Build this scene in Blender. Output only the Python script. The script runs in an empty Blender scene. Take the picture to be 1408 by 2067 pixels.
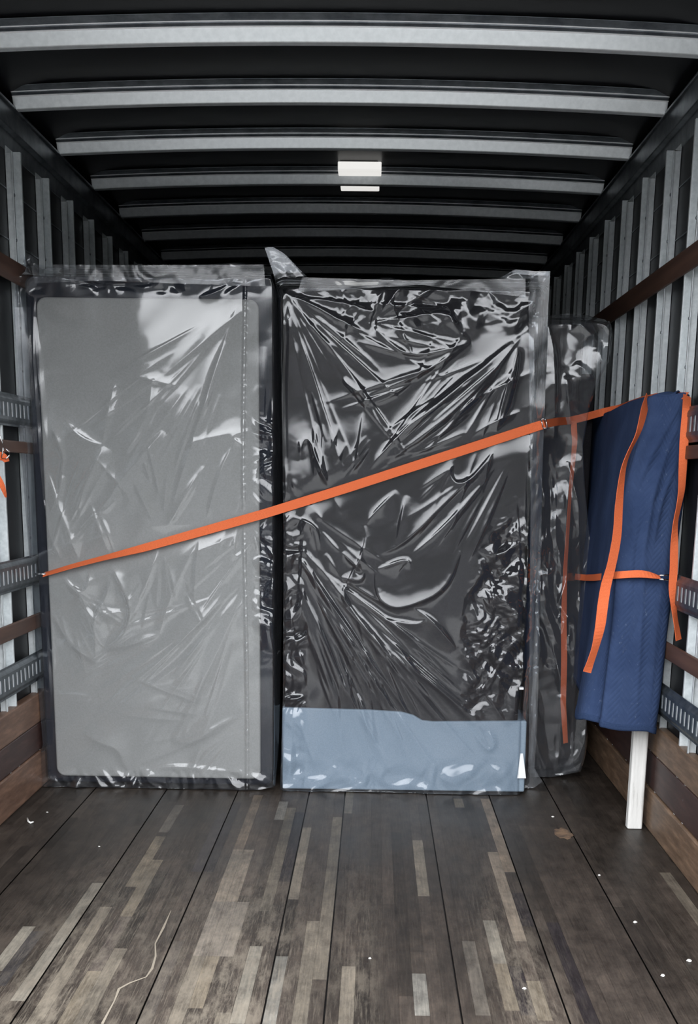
import bpy, bmesh, math, random
import numpy as np
from mathutils import Vector

# ------------------------------------------------------------------ camera, sky, exposure
sc = bpy.context.scene
COL = sc.collection
F, CX, CY = 2454.93, 704.0, 1547.87           # focal length and optical centre, for the 1408x2067 frame
PITCH, YAW, ROLL = -0.2338, -0.0178, 0.0133
O = np.array([0.0, 0.0, 1.2085])
fw = np.array([math.sin(YAW)*math.cos(PITCH), math.cos(YAW)*math.cos(PITCH), math.sin(PITCH)])
_r = np.array([math.cos(YAW), -math.sin(YAW), 0.0]); _u = np.cross(_r, fw)
rt = math.cos(ROLL)*_r + math.sin(ROLL)*_u
up = -math.sin(ROLL)*_r + math.cos(ROLL)*_u
cam_d = bpy.data.cameras.new('camera'); cam = bpy.data.objects.new('camera', cam_d); COL.objects.link(cam)
from mathutils import Matrix
cam.matrix_world = Matrix(((rt[0], up[0], -fw[0], O[0]), (rt[1], up[1], -fw[1], O[1]), (rt[2], up[2], -fw[2], O[2]), (0, 0, 0, 1)))
cam_d.sensor_fit = 'VERTICAL'; cam_d.sensor_height = 36.0; cam_d.lens = F/2067*36.0
cam_d.shift_y = (CY-1033.5)/2067; cam_d.clip_start = 0.05
sc.camera = cam

sc.view_settings.view_transform = 'Standard'
sc.view_settings.look = 'None'
sc.view_settings.gamma = 1.0
sc.view_settings.use_curve_mapping = False
sc.view_settings.exposure = 0.9
SKY = 3.4

world = bpy.data.worlds.new('overcast_sky'); sc.world = world; world.use_nodes = True
nt = world.node_tree; nt.nodes.clear()
tc = nt.nodes.new('ShaderNodeTexCoord'); sx = nt.nodes.new('ShaderNodeSeparateXYZ')
mr = nt.nodes.new('ShaderNodeMapRange'); cr = nt.nodes.new('ShaderNodeValToRGB')
bg = nt.nodes.new('ShaderNodeBackground'); wo = nt.nodes.new('ShaderNodeOutputWorld')
nt.links.new(tc.outputs['Generated'], sx.inputs[0]); nt.links.new(sx.outputs['Z'], mr.inputs['Value'])
mr.inputs['From Min'].default_value = -1; mr.inputs['From Max'].default_value = 1
nt.links.new(mr.outputs[0], cr.inputs[0]); nt.links.new(cr.outputs[0], bg.inputs[0]); nt.links.new(bg.outputs[0], wo.inputs[0])
bg.inputs[1].default_value = SKY
el = cr.color_ramp.elements
el[0].position = 0.0; el[0].color = (0.10, 0.10, 0.10, 1)
el[1].position = 1.0; el[1].color = (1.0, 1.03, 1.07, 1)
for p, c in ((0.485, (0.09, 0.09, 0.09, 1)), (0.50, (0.06, 0.062, 0.06, 1)), (0.54, (0.09, 0.095, 0.10, 1)), (0.568, (0.85, 0.87, 0.91, 1)), (0.64, (1.2, 1.23, 1.28, 1))):
    e = el.new(p); e.color = c

YO, YB = 2.45, 8.62        # rear opening and front bulkhead of the cargo box
A, B = -1.30, 1.00        # inner faces of the rails
WL, WR = -1.330, 1.030    # wall skins
port = bpy.data.lights.new('door_opening', 'AREA'); port.shape = 'RECTANGLE'; port.size = 2.42; port.size_y = 2.5
port.cycles.is_portal = True
po = bpy.data.objects.new('door_opening', port); COL.objects.link(po); po.location = ((A+B)/2, YO, 1.25); po.rotation_euler = (math.radians(90), 0, 0)

# ------------------------------------------------------------------ helpers
def at(x, y, ax, v):
    d = fw + rt*(x-CX)/F - up*(y-CY)/F
    i = 'xyz'.index(ax); return O + d*((v-O[i])/d[i])
def proj(P):
    d = P-O; w = d@fw
    return CX+F*(d@rt)/w, CY-F*(d@up)/w

def tag(o, label=None, cat=None, group=None, kind=None):
    if label: o['label'] = label
    if cat: o['category'] = cat
    if group: o['group'] = group
    if kind: o['kind'] = kind
    return o
def empty(name, loc, label, cat, group=None):
    o = bpy.data.objects.new(name, None); COL.objects.link(o); o.location = loc; o.empty_display_size = .05
    return tag(o, label, cat, group)
def copy_tree(o, loc, label):
    c = o.copy(); COL.objects.link(c); c.location = loc; c['label'] = label
    for ch in list(o.children):
        d = ch.copy(); COL.objects.link(d); d.parent = c
        for g in list(ch.children):
            e = g.copy(); COL.objects.link(e); e.parent = d
    return c

class MB:
    def __init__(s): s.v = []; s.f = []
    def add(s, vs, fs):
        n = len(s.v); s.v += [tuple(float(c) for c in v) for v in vs]; s.f += [tuple(i+n for i in f) for f in fs]; return s
    def box(s, x0, x1, y0, y1, z0, z1):
        return s.add([(x, y, z) for x in (x0, x1) for y in (y0, y1) for z in (z0, z1)],
                     [(0, 1, 3, 2), (4, 6, 7, 5), (0, 4, 5, 1), (2, 3, 7, 6), (0, 2, 6, 4), (1, 5, 7, 3)])
    def extrude(s, prof, frames, close=True, caps=True):
        # prof: list of 2-D points, frames: list of functions/points (o, ax, ay)
        n = len(prof); vs = []; fs = []
        for o, ax, ay in frames:
            for a, b in prof: vs.append(tuple(np.array(o)+np.array(ax)*a+np.array(ay)*b))
        for k in range(len(frames)-1):
            for i in range(n if close else n-1):
                j = (i+1) % n; fs.append((k*n+i, k*n+j, (k+1)*n+j, (k+1)*n+i))
        if close and caps: fs += [tuple(range(n))[::-1], tuple((len(frames)-1)*n+i for i in range(n))]
        return s.add(vs, fs)
    def tube(s, pts, r, n=8):
        pts = [np.array(p, float) for p in pts]; fr = []
        for i, p in enumerate(pts):
            t = pts[min(i+1, len(pts)-1)]-pts[max(i-1, 0)]; t /= np.linalg.norm(t)
            a = np.cross(t, [0, 0, 1.0]);
            if np.linalg.norm(a) < .1: a = np.cross(t, [0, 1.0, 0])
            a /= np.linalg.norm(a); fr.append((p, a, np.cross(t, a)))
        return s.extrude([(r*math.cos(2*math.pi*k/n), r*math.sin(2*math.pi*k/n)) for k in range(n)], fr)
    def build(s, name, mat, parent=None, smooth=False, bevel=0, base=None, segs=2):
        me = bpy.data.meshes.new(name); v = s.v
        if base is not None: v = [(p[0]-base[0], p[1]-base[1], p[2]-base[2]) for p in v]
        me.from_pydata(v, [], s.f); me.materials.append(mat)
        bm = bmesh.new(); bm.from_mesh(me); bmesh.ops.recalc_face_normals(bm, faces=bm.faces); bm.to_mesh(me); bm.free()
        if smooth: me.polygons.foreach_set('use_smooth', [True]*len(me.polygons))
        o = bpy.data.objects.new(name, me); COL.objects.link(o)
        if bevel:
            m = o.modifiers.new('bevel', 'BEVEL'); m.width = bevel; m.segments = segs; m.limit_method = 'ANGLE'
        if parent: o.parent = parent
        elif base is not None: o.location = base
        return o

def hash_noise(seed, n=64): return np.random.RandomState(seed).rand(n, n)
def vnoise(x, y, seed):
    g = hash_noise(seed); n = g.shape[0]
    xi = np.floor(x).astype(int); yi = np.floor(y).astype(int); fx = x-xi; fy = y-yi
    fx = fx*fx*fx*(fx*(fx*6-15)+10); fy = fy*fy*fy*(fy*(fy*6-15)+10)
    a = g[xi % n, yi % n]; b = g[(xi+1) % n, yi % n]; c = g[xi % n, (yi+1) % n]; d = g[(xi+1) % n, (yi+1) % n]
    return (a*(1-fx)+b*fx)*(1-fy)+(c*(1-fx)+d*fx)*fy
def smooth01(t): t = np.clip(t, 0, 1); return t*t*(3-2*t)

# ------------------------------------------------------------------ materials
def newmat(name):
    m = bpy.data.materials.new(name); m.use_nodes = True; n = m.node_tree
    b = n.nodes['Principled BSDF']; return m, n, b
def objcoord(n, scale=(1, 1, 1)):
    t = n.nodes.new('ShaderNodeTexCoord'); mp = n.nodes.new('ShaderNodeMapping'); mp.inputs['Scale'].default_value = scale
    g = n.nodes.new('ShaderNodeNewGeometry'); n.links.new(g.outputs['Position'], mp.inputs[0]); n.nodes.remove(t); return mp.outputs[0]
def noise(n, vec, scale, detail=4, rough=.6):
    t = n.nodes.new('ShaderNodeTexNoise'); t.inputs['Scale'].default_value = scale; t.inputs['Detail'].default_value = detail
    t.inputs['Roughness'].default_value = rough; n.links.new(vec, t.inputs['Vector']); return t.outputs['Fac']
def ramp(n, fac, stops):
    r = n.nodes.new('ShaderNodeValToRGB'); n.links.new(fac, r.inputs[0]); e = r.color_ramp.elements
    e[0].position = stops[0][0]; e[0].color = (*stops[0][1], 1); e[1].position = stops[-1][0]; e[1].color = (*stops[-1][1], 1)
    for p, c in stops[1:-1]: k = e.new(p); k.color = (*c, 1)
    return r.outputs[0]
def bump(n, b, h, strength=.3, dist=.01):
    k = n.nodes.new('ShaderNodeBump'); k.inputs['Strength'].default_value = strength; k.inputs['Distance'].default_value = dist
    n.links.new(h, k.inputs['Height']); n.links.new(k.outputs[0], b.inputs['Normal'])
def plain(name, c, rough=.5, metal=0, spec=.5):
    m, n, b = newmat(name); b.inputs['Base Color'].default_value = (*c, 1); b.inputs['Roughness'].default_value = rough
    b.inputs['Metallic'].default_value = metal; b.inputs['Specular IOR Level'].default_value = spec; return m
def mottled(name, c0, c1, scale, rough=.5, metal=0, stretch=(1, 1, 1), lo=.35, hi=.65, bs=0, rough2=None, spec=.5):
    m, n, b = newmat(name); f = noise(n, objcoord(n, stretch), scale, 6)
    n.links.new(ramp(n, f, [(lo, c0), (hi, c1)]), b.inputs['Base Color'])
    b.inputs['Roughness'].default_value = rough; b.inputs['Metallic'].default_value = metal; b.inputs['Specular IOR Level'].default_value = spec
    if rough2 is not None:
        k = n.nodes.new('ShaderNodeMapRange'); n.links.new(f, k.inputs[0]); k.inputs['To Min'].default_value = rough; k.inputs['To Max'].default_value = rough2
        n.links.new(k.outputs[0], b.inputs['Roughness'])
    if bs: bump(n, b, f, bs, .004)
    return m

M = {}
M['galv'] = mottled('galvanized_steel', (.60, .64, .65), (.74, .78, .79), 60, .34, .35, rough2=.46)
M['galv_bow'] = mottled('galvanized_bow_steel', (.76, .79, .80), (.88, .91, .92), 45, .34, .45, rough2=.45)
M['lip_glint'] = plain('steel_lip_glint', (.95, .95, .96), .3, .2)  # near-white colour puts the specular line into the bow lips
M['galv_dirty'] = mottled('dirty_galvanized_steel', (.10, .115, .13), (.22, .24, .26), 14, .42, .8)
M['track'] = mottled('dark_zinc_track', (.07, .085, .095), (.15, .17, .185), 25, .42, .75)
M['bright_zinc'] = plain('bright_zinc', (.85, .87, .89), .4, .15)
M['skin'] = mottled('dark_wall_skin', (.006, .0065, .008), (.013, .0135, .016), 3, .45, 0, spec=.2)
M['roof'] = mottled('dark_roof_skin', (.005, .0052, .0065), (.009, .0095, .0115), 3, .32, 0, spec=.07)
M['slat'] = mottled('brown_stained_slat', (.055, .026, .017), (.11, .055, .036), 6, .55, 0, (1, .2, 4), bs=.1)
M['steel'] = plain('chrome_hook_steel', (.8, .8, .8), .2, 1)
M['dark'] = plain('dark_gap', (.01, .009, .008), .9)
M['white'] = plain('white_plastic', (.9, .9, .88), .4)
M['tag'] = plain('white_tag', (.85, .85, .85), .6)

def kick(name, c0, c1):
    m, n, b = newmat(name); f = noise(n, objcoord(n, (1, 1.2, 9)), 5, 8, .65)
    g = noise(n, objcoord(n, (1, 2, 3)), 4, 3)
    n.links.new(ramp(n, f, [(.3, c0), (.52, c1), (.75, tuple(min(1, c*1.8) for c in c1))]), b.inputs['Base Color'])
    b.inputs['Roughness'].default_value = .5; bump(n, b, f, .15, .004); return m
M['kick_tan'] = kick('scuffed_tan_board', (.085, .052, .032), (.15, .095, .060))
M['kick_red'] = kick('dark_red_brown_board', (.028, .013, .011), (.045, .022, .018))
M['kick_brown'] = kick('worn_brown_board', (.085, .042, .026), (.14, .078, .050))

# plank floor: per-strip tone in an attribute, grain, scratches and scuffs on top
m, n, b = newmat('worn_plank_floor'); M['floor'] = m
at_n = n.nodes.new('ShaderNodeAttribute'); at_n.attribute_name = 'tone'
grain = noise(n, objcoord(n, (30, 1.2, 1)), 6, 8, .7)
blot = noise(n, objcoord(n, (2.5, 1.0, 1)), 2.2, 6, .6)
scr = noise(n, objcoord(n, (60, 2.2, 1)), 3.0, 10, .8)
spk = noise(n, objcoord(n, (1, .45, 1)), 55, 4, .8)
mx = n.nodes.new('ShaderNodeMix'); mx.data_type = 'RGBA'; mx.blend_type = 'MULTIPLY'; mx.inputs[0].default_value = 1
n.links.new(at_n.outputs['Color'], mx.inputs[6]); n.links.new(ramp(n, grain, [(.25, (.62, .62, .62)), (.5, (.95, .95, .95)), (.8, (1.45, 1.42, 1.4))]), mx.inputs[7])
m2 = n.nodes.new('ShaderNodeMix'); m2.data_type = 'RGBA'; m2.blend_type = 'MULTIPLY'; m2.inputs[0].default_value = 1
n.links.new(mx.outputs[2], m2.inputs[6]); n.links.new(ramp(n, blot, [(.3, (.6, .6, .6)), (.7, (1.5, 1.5, 1.5))]), m2.inputs[7])
m3 = n.nodes.new('ShaderNodeMix'); m3.data_type = 'RGBA'; m3.inputs[7].default_value = (.20, .172, .135, 1)
def mnode(op, a, b_):
    k = n.nodes.new('ShaderNodeMath'); k.operation = op
    for q, v in ((0, a), (1, b_)):
        if isinstance(v, (int, float)): k.inputs[q].default_value = v
        else: n.links.new(v, k.inputs[q])
    return k.outputs[0]
wear = at_n.outputs['Alpha']
streak = mnode('MULTIPLY', ramp(n, scr, [(.50, (0, 0, 0)), (.66, (.9, .9, .9))]), mnode('ADD', mnode('MULTIPLY', wear, .95), .10))
scuff = mnode('MULTIPLY', ramp(n, noise(n, objcoord(n, (7, 1.6, 1)), 3.5, 9, .75), [(.47, (0, 0, 0)), (.60, (.6, .6, .6))]), wear)
mm2 = n.nodes.new('ShaderNodeMath'); mm2.operation = 'MAXIMUM'; n.links.new(mnode('MAXIMUM', streak, scuff), mm2.inputs[0])
n.links.new(ramp(n, spk, [(.70, (0, 0, 0)), (.76, (.7, .7, .7))]), mm2.inputs[1])
dirt = noise(n, objcoord(n, (1.6, .8, 1)), 13, 7, .72)
m4 = n.nodes.new('ShaderNodeMix'); m4.data_type = 'RGBA'; m4.blend_type = 'MULTIPLY'; m4.inputs[0].default_value = 1
n.links.new(m2.outputs[2], m4.inputs[6]); n.links.new(ramp(n, dirt, [(.32, (.55, .53, .52)), (.5, (.95, .95, .95)), (.7, (1.4, 1.38, 1.33))]), m4.inputs[7])
n.links.new(mm2.outputs[0], m3.inputs[0]); n.links.new(m4.outputs[2], m3.inputs[6]); n.links.new(m3.outputs[2], b.inputs['Base Color'])
rr = n.nodes.new('ShaderNodeMapRange'); n.links.new(blot, rr.inputs[0]); rr.inputs['To Min'].default_value = .34; rr.inputs['To Max'].default_value = .62
n.links.new(rr.outputs[0], b.inputs['Roughness']); b.inputs['Specular IOR Level'].default_value = .25
bump(n, b, grain, .08, .003)

# clear plastic film
def film(name, haze=.022, gloss=.052, rough=.105, tint=(.93, .95, .97), hcol=(.62, .65, .70)):
    m = bpy.data.materials.new(name); m.use_nodes = True; n = m.node_tree; n.nodes.clear()
    out = n.nodes.new('ShaderNodeOutputMaterial'); tr = n.nodes.new('ShaderNodeBsdfTransparent'); tr.inputs[0].default_value = (*tint, 1)
    gl = n.nodes.new('ShaderNodeBsdfGlossy'); gl.inputs['Roughness'].default_value = rough; gl.inputs[0].default_value = (1, 1, 1, 1)
    df = n.nodes.new('ShaderNodeBsdfDiffuse'); df.inputs[0].default_value = (*hcol, 1)
    tl = n.nodes.new('ShaderNodeBsdfTranslucent'); tl.inputs[0].default_value = (*hcol, 1)
    lw = n.nodes.new('ShaderNodeLayerWeight'); lw.inputs[0].default_value = .35
    mr = n.nodes.new('ShaderNodeMapRange'); n.links.new(lw.outputs['Facing'], mr.inputs[0]); mr.inputs['To Min'].default_value = gloss; mr.inputs['To Max'].default_value = .75
    s1 = n.nodes.new('ShaderNodeMixShader'); n.links.new(mr.outputs[0], s1.inputs[0]); n.links.new(tr.outputs[0], s1.inputs[1]); n.links.new(gl.outputs[0], s1.inputs[2])
    s0 = n.nodes.new('ShaderNodeMixShader'); s0.inputs[0].default_value = .4; n.links.new(df.outputs[0], s0.inputs[1]); n.links.new(tl.outputs[0], s0.inputs[2])
    s2 = n.nodes.new('ShaderNodeMixShader'); s2.inputs[0].default_value = haze; n.links.new(s1.outputs[0], s2.inputs[1]); n.links.new(s0.outputs[0], s2.inputs[2])
    n.links.new(s2.outputs[0], out.inputs[0]); return m
M['film'] = film('clear_plastic_film'); M['film_loose'] = film('loose_cloudy_film', haze=.075, gloss=.06); M['film_fold'] = film('folded_cloudy_film', haze=.06, gloss=.035, rough=.2)

def fabric(name, c0, c1, scale=220, rough=.9, bs=.3):
    m, n, b = newmat(name); f = noise(n, objcoord(n), scale, 3)
    n.links.new(ramp(n, f, [(.3, c0), (.7, c1)]), b.inputs['Base Color']); b.inputs['Roughness'].default_value = rough
    b.inputs['Specular IOR Level'].default_value = .06; bump(n, b, f, bs*.4, .001); return m
M['grey_fabric'] = fabric('light_grey_fabric', (.27, .265, .25), (.32, .315, .30))
M['navy_fabric'] = fabric('navy_black_fabric', (.010, .012, .018), (.018, .021, .030))
M['black_fabric'] = fabric('charcoal_fabric', (.011, .010, .012), (.019, .018, .020))
M['blue_fabric'] = fabric('pale_blue_grey_fabric', (.20, .255, .31), (.25, .31, .37))
M['strap'] = fabric('orange_webbing', (.62, .125, .045), (.80, .19, .075), 500, .7, .3)

# quilted blanket
m, n, b = newmat('quilted_blue_blanket'); M['blanket'] = m
vec = objcoord(n, (1, 1, 1))
uvn = n.nodes.new('ShaderNodeAttribute'); uvn.attribute_name = 'cloth'
sp = n.nodes.new('ShaderNodeSeparateXYZ'); n.links.new(uvn.outputs['Vector'], sp.inputs[0])
def math_n(op, a, bb=None):
    k = n.nodes.new('ShaderNodeMath'); k.operation = op
    for i, q in ((0, a), (1, bb)):
        if q is None: continue
        if isinstance(q, (int, float)): k.inputs[i].default_value = q
        else: n.links.new(q, k.inputs[i])
    return k.outputs[0]
tri = math_n('PINGPONG', sp.outputs[0], .035)                 # zig-zag stitch rows
rowv = math_n('ADD', sp.outputs[1], math_n('MULTIPLY', tri, 1.3))
st = math_n('PINGPONG', rowv, .011)
nz = noise(n, vec, 150, 3); nb = noise(n, vec, 9, 4); lint = noise(n, objcoord(n, (1, 1, .5)), 90, 5, .8)
base = ramp(n, nb, [(.3, (.026, .044, .100)), (.7, (.040, .064, .135))])
m3 = n.nodes.new('ShaderNodeMix'); m3.data_type = 'RGBA'; m3.inputs[7].default_value = (.22, .26, .33, 1)
n.links.new(ramp(n, lint, [(.62, (0, 0, 0)), (.76, (.6, .6, .6))]), m3.inputs[0]); n.links.new(base, m3.inputs[6])
n.links.new(m3.outputs[2], b.inputs['Base Color']); b.inputs['Roughness'].default_value = .95; b.inputs['Specular IOR Level'].default_value = .1
hh = math_n('ADD', math_n('MULTIPLY', smooth := math_n('POWER', math_n('DIVIDE', st, .011), .5), 1.0), math_n('MULTIPLY', nz, .5))
bump(n, b, hh, .32, .003)
M['hem'] = fabric('blue_binding_tape', (.022, .038, .085), (.034, .055, .115))

m, n, b = newmat('whitewashed_wood'); M['white_wood'] = m
f = noise(n, objcoord(n, (14, 14, 1.2)), 5, 8, .7)
n.links.new(ramp(n, f, [(.28, (.34, .33, .31)), (.45, (.66, .65, .62)), (.7, (.80, .79, .76))]), b.inputs['Base Color']); b.inputs['Roughness'].default_value = .6

# ------------------------------------------------------------------ the cargo box
def zc(x):                                                  # underside of the roof skin: slight camber, coved edges
    u = (x-(A+B)/2)/1.2
    e = max(0.0, (abs(u)-.80)/.20); return 2.549-.030*u*u-.030*e*e
xs = np.linspace(WL, WR, 61); mb = MB()
ys = [YO, 4.4, 6.5, YB]
mb.add([(x, y, zc(x)) for y in ys for x in xs]+[(x, y, zc(x)+.03) for y in ys for x in xs],
       [(k*61+i, k*61+i+1, (k+1)*61+i+1, (k+1)*61+i) for k in range(3) for i in range(60)] +
       [(244+k*61+i, 244+k*61+i+1, 244+(k+1)*61+i+1, 244+(k+1)*61+i) for k in range(3) for i in range(60)])
tag(mb.build('ceiling', M['roof'], smooth=True), kind='structure')
tag(MB().box(WL-.03, WL, YO, YB, -.02, 2.50).build('wall_left', M['skin']), kind='structure')
tag(MB().box(WR, WR+.03, YO, YB, -.02, 2.50).build('wall_right', M['skin']), kind='structure')
tag(MB().box(WL, WR, YB, YB+.03, 0, 2.58).build('wall_back', M['skin']), kind='structure')
near_ground = tag(MB().box(-14, 14, -6, YO+.2, -1.05, -1.0).build('ground', mottled('unseen_bright_ground', (.18, .18, .175), (.24, .24, .235), 4, .9)), kind='structure')  # unseen ground behind the camera, kept bright here to light the roof bows
MB().box(-40, 40, -60, -6, -1.06, -1.01).build('far_dark_ground', mottled('unseen_dark_ground', (.025, .025, .026), (.045, .045, .045), 4, .9), near_ground)  # unseen, added dark so that flat film reflects little

# floor: laminated strips, each with its own tone
rng = random.Random(7)
SW = .0352; rows = []; vs = []; fs = []; cols = []
def px_floor(x, y): p = at(x, y, 'z', 0); return p[0], p[1]
hand = []
def strip_px(x0, y0, x1, y1, col, w=1):
    a = px_floor(x0, y0); c = px_floor(x1, y1); hand.append(((a[0]+c[0])/2, min(a[1], c[1]), max(a[1], c[1]), col, w))
TAN = (.112, .093, .069); PALE = (.140, .127, .105); BRN = (.095, .074, .056); GREY = (.11, .104, .092); DK = (.016, .013, .014); MID = (.085, .074, .062)
for a in ((318, 1688, 275, 1790, TAN), (290, 1735, 140, 2067, TAN, 1), (187, 1782, 20, 2020, PALE, 1), (60, 1870, 0, 1960, PALE), (512, 1605, 445, 1790, BRN, 1),
          (498, 1715, 460, 1820, (.15, .125, .098), 2), (455, 1820, 420, 1930, (.125, .108, .09), 3), (440, 1930, 385, 2035, TAN), (520, 1910, 500, 2067, PALE, 1), (548, 1930, 535, 2067, GREY),
          (575, 1618, 565, 1655, GREY), (360, 1625, 330, 1680, MID), (975, 1612, 1010, 1760, (.15, .118, .088), 1), (1005, 1720, 1045, 1900, (.14, .115, .09), 1),
          (988, 1858, 1012, 1960, PALE), (1115, 1862, 1210, 2067, DK), (1040, 1802, 1058, 1870, DK), (1043, 1950, 1075, 2050, DK),
          (1010, 1945, 1035, 2040, TAN), (925, 1612, 930, 1630, TAN), (830, 1965, 840, 2050, GREY), (600, 1640, 585, 1780, DK), (470, 1620, 440, 1760, DK), (430, 1640, 400, 1760, (.035, .03, .03)),
          (355, 1900, 300, 2067, (.05, .042, .036)), (955, 1900, 985, 2050, MID), (1070, 1980, 1100, 2060, TAN), (250, 1850, 180, 1960, (.05, .04, .035)), (80, 1880, 10, 1990, (.03, .027, .027))):
    strip_px(*a)
GAPS = (-1.05, -.77, -.494, -.224, -.083, .22, .487, .73)
def wear_at(x, y):
    a = .95*math.exp(-((x+.74)/.17)**2)+1.0*math.exp(-((x+.33)/.19)**2)+.5*math.exp(-((x+.02)/.05)**2)+.8*math.exp(-((x-.39)/.08)**2)+.2*math.exp(-((x-.85)/.07)**2)
    return float(a*smooth01(np.array((4.35-y)/1.7)))
nstrip = int((WR-WL)/SW)+1
for i in range(nstrip):
    x0 = WL+i*SW; x1 = x0+SW; gap = any(x0 <= g < x1 for g in GAPS)
    xa = x0+(.0045 if gap else .0004)
    y = YO-rng.random()*.6; segs = []
    while y < YB:
        L = rng.uniform(.35, 1.5); r = rng.random(); near = smooth01(np.array((4.2-y)/1.4)); mid = math.exp(-((x0+.25)/.75)**2)
        k = rng.uniform(.023, .036)*(1+.22*math.sin(x0*9+1.3)*math.sin(y*1.7+x0*3))
        col = [k*1.2, k*.95, k*.78]
        if r < .08: col = [c*.66 for c in col]
        if r > 1-(.02+.16*float(near)*mid): k = rng.uniform(.075, .12); col = [k, k*.86, k*.68]
        segs.append([max(y, YO), min(y+L, YB), tuple(col)]); y += L
    for hx, h0, h1, hc, hw in hand:
        if abs(x0+SW/2-hx) <= SW*hw/2:
            new = []
            for s0, s1, c in segs:
                if s1 <= h0 or s0 >= h1: new.append([s0, s1, c]); continue
                if s0 < h0: new.append([s0, h0, c])
                if s1 > h1: new.append([h1, s1, c])
            new.append([h0, h1, hc]); segs = new
    for s0, s1, c in segs:
        yy = s0
        while yy < s1-1e-6:                      # short faces so that wear can vary along a strip
            ye = min(s1, yy+.12); nn = len(vs); vs += [(xa, yy, 0), (x1, yy, 0), (x1, ye, 0), (xa, ye, 0)]; fs.append((nn, nn+1, nn+2, nn+3))
            cols.append((*c, [wear_at(q[0], q[1]) for q in vs[-4:]])); yy = ye
    zz = -.006
    nn = len(vs); vs += [(x0-.0005, YO, zz), (xa, YO, zz), (xa, YB, zz), (x0-.0005, YB, zz)]; fs.append((nn, nn+1, nn+2, nn+3)); cols.append((.006, .005, .005))
nn = len(vs); vs += [(WL, YO, -.02), (WR, YO, -.02), (WR, YB, -.02), (WL, YB, -.02)]; fs.append((nn+3, nn+2, nn+1, nn)); cols.append((.01, .01, .01))
me = bpy.data.meshes.new('floor'); me.from_pydata(vs, [], fs); me.materials.append(M['floor'])
ca = me.color_attributes.new('tone', 'FLOAT_COLOR', 'CORNER'); arr = []
for p, c in zip(me.polygons, cols):
    for k in range(len(p.vertices)): arr += [*c[:3], c[3][k] if len(c) > 3 else 0.0]
ca.data.foreach_set('color', arr)
floor = bpy.data.objects.new('floor', me); COL.objects.link(floor); tag(floor, kind='structure')

# long pale gouge and a rusty stain, wear of the floor itself
gp = [(345, 1838), (330, 1872), (313, 1905), (314, 1930), (307, 1955), (295, 1972), (262, 1984), (240, 1996), (231, 2020), (215, 2050), (206, 2067)]
mb = MB(); P = [at(x, y, 'z', .0008) for x, y in gp]; vv = []; ff = []
for i, p in enumerate(P):
    t = P[min(i+1, len(P)-1)]-P[max(i-1, 0)]; nrm = np.array([t[1], -t[0], 0]); nrm /= np.linalg.norm(nrm); w = .0024*(1-.75*(i in (0,)))*(1+.4*math.sin(i*2.1))
    vv += [p-nrm*w, p+nrm*w+np.array([0, 0, .0006])]
ff = [(2*i, 2*i+1, 2*i+3, 2*i+2) for i in range(len(P)-1)]
mb.add(vv, ff); mb.build('gouge', plain('raw_pale_wood', (.21, .18, .14), .85), floor)
mb = MB(); c = at(1135, 1682, 'z', .0006); k = 18
mb.add([c+np.array([(.022+.012*rng.random())*math.cos(2*math.pi*i/k)*1.1, (.05+.03*rng.random())*math.sin(2*math.pi*i/k), 0]) for i in range(k)], [tuple(range(k))])
mb.build('stain', mottled('rusty_stain', (.08, .055, .04), (.24, .15, .09), 30, .8), floor)

# kick boards
bl = bpy.data.objects.new('baseboard_left', None); COL.objects.link(bl); tag(bl, kind='structure')
for z0, z1, mt, dx in ((.262, .375, 'kick_brown', .008), (.150, .260, 'kick_red', .003), (.0, .148, 'kick_brown', .006)):
    MB().box(WL, A-.0+dx, YO, YB, z0, z1).build('board', M[mt], bl, bevel=.006)
br = bpy.data.objects.new('baseboard_right', None); COL.objects.link(br); tag(br, kind='structure')
for z0, z1, mt, dx in ((.272, .375, 'kick_tan', -.004), (.146, .270, 'kick_red', -.002), (.0, .144, 'kick_tan', -.008)):
    MB().box(B+dx, WR, YO, YB, z0, z1).build('board', M[mt], br, bevel=.006)

# top rails where walls meet the roof
for nm, s, X in (('trim_1', -1, A), ('trim_2', 1, B)):
    i = -s
    prof = [(0, 2.452), (0, 2.385), (.022*s, 2.380), (.028*s, 2.320), (.06*s, 2.315), (.06*s, 2.50), (.045*s, 2.50), (.045*s, 2.462), (-.012*s, 2.462), (-.012*s, 2.452)]
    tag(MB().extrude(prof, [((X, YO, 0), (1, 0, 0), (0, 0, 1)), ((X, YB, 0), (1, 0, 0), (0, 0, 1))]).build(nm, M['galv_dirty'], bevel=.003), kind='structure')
# thin horizontal skin seams between the posts
q = 3
for X, s in ((WL, 1), (WR, -1)):
    for z in (2.02, 2.19):
        tag(MB().box(min(X, X+.003*s), max(X, X+.003*s), YO, YB, z, z+.004).build('trim_%d' % q, M['galv_dirty']), kind='structure'); q += 1

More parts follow.
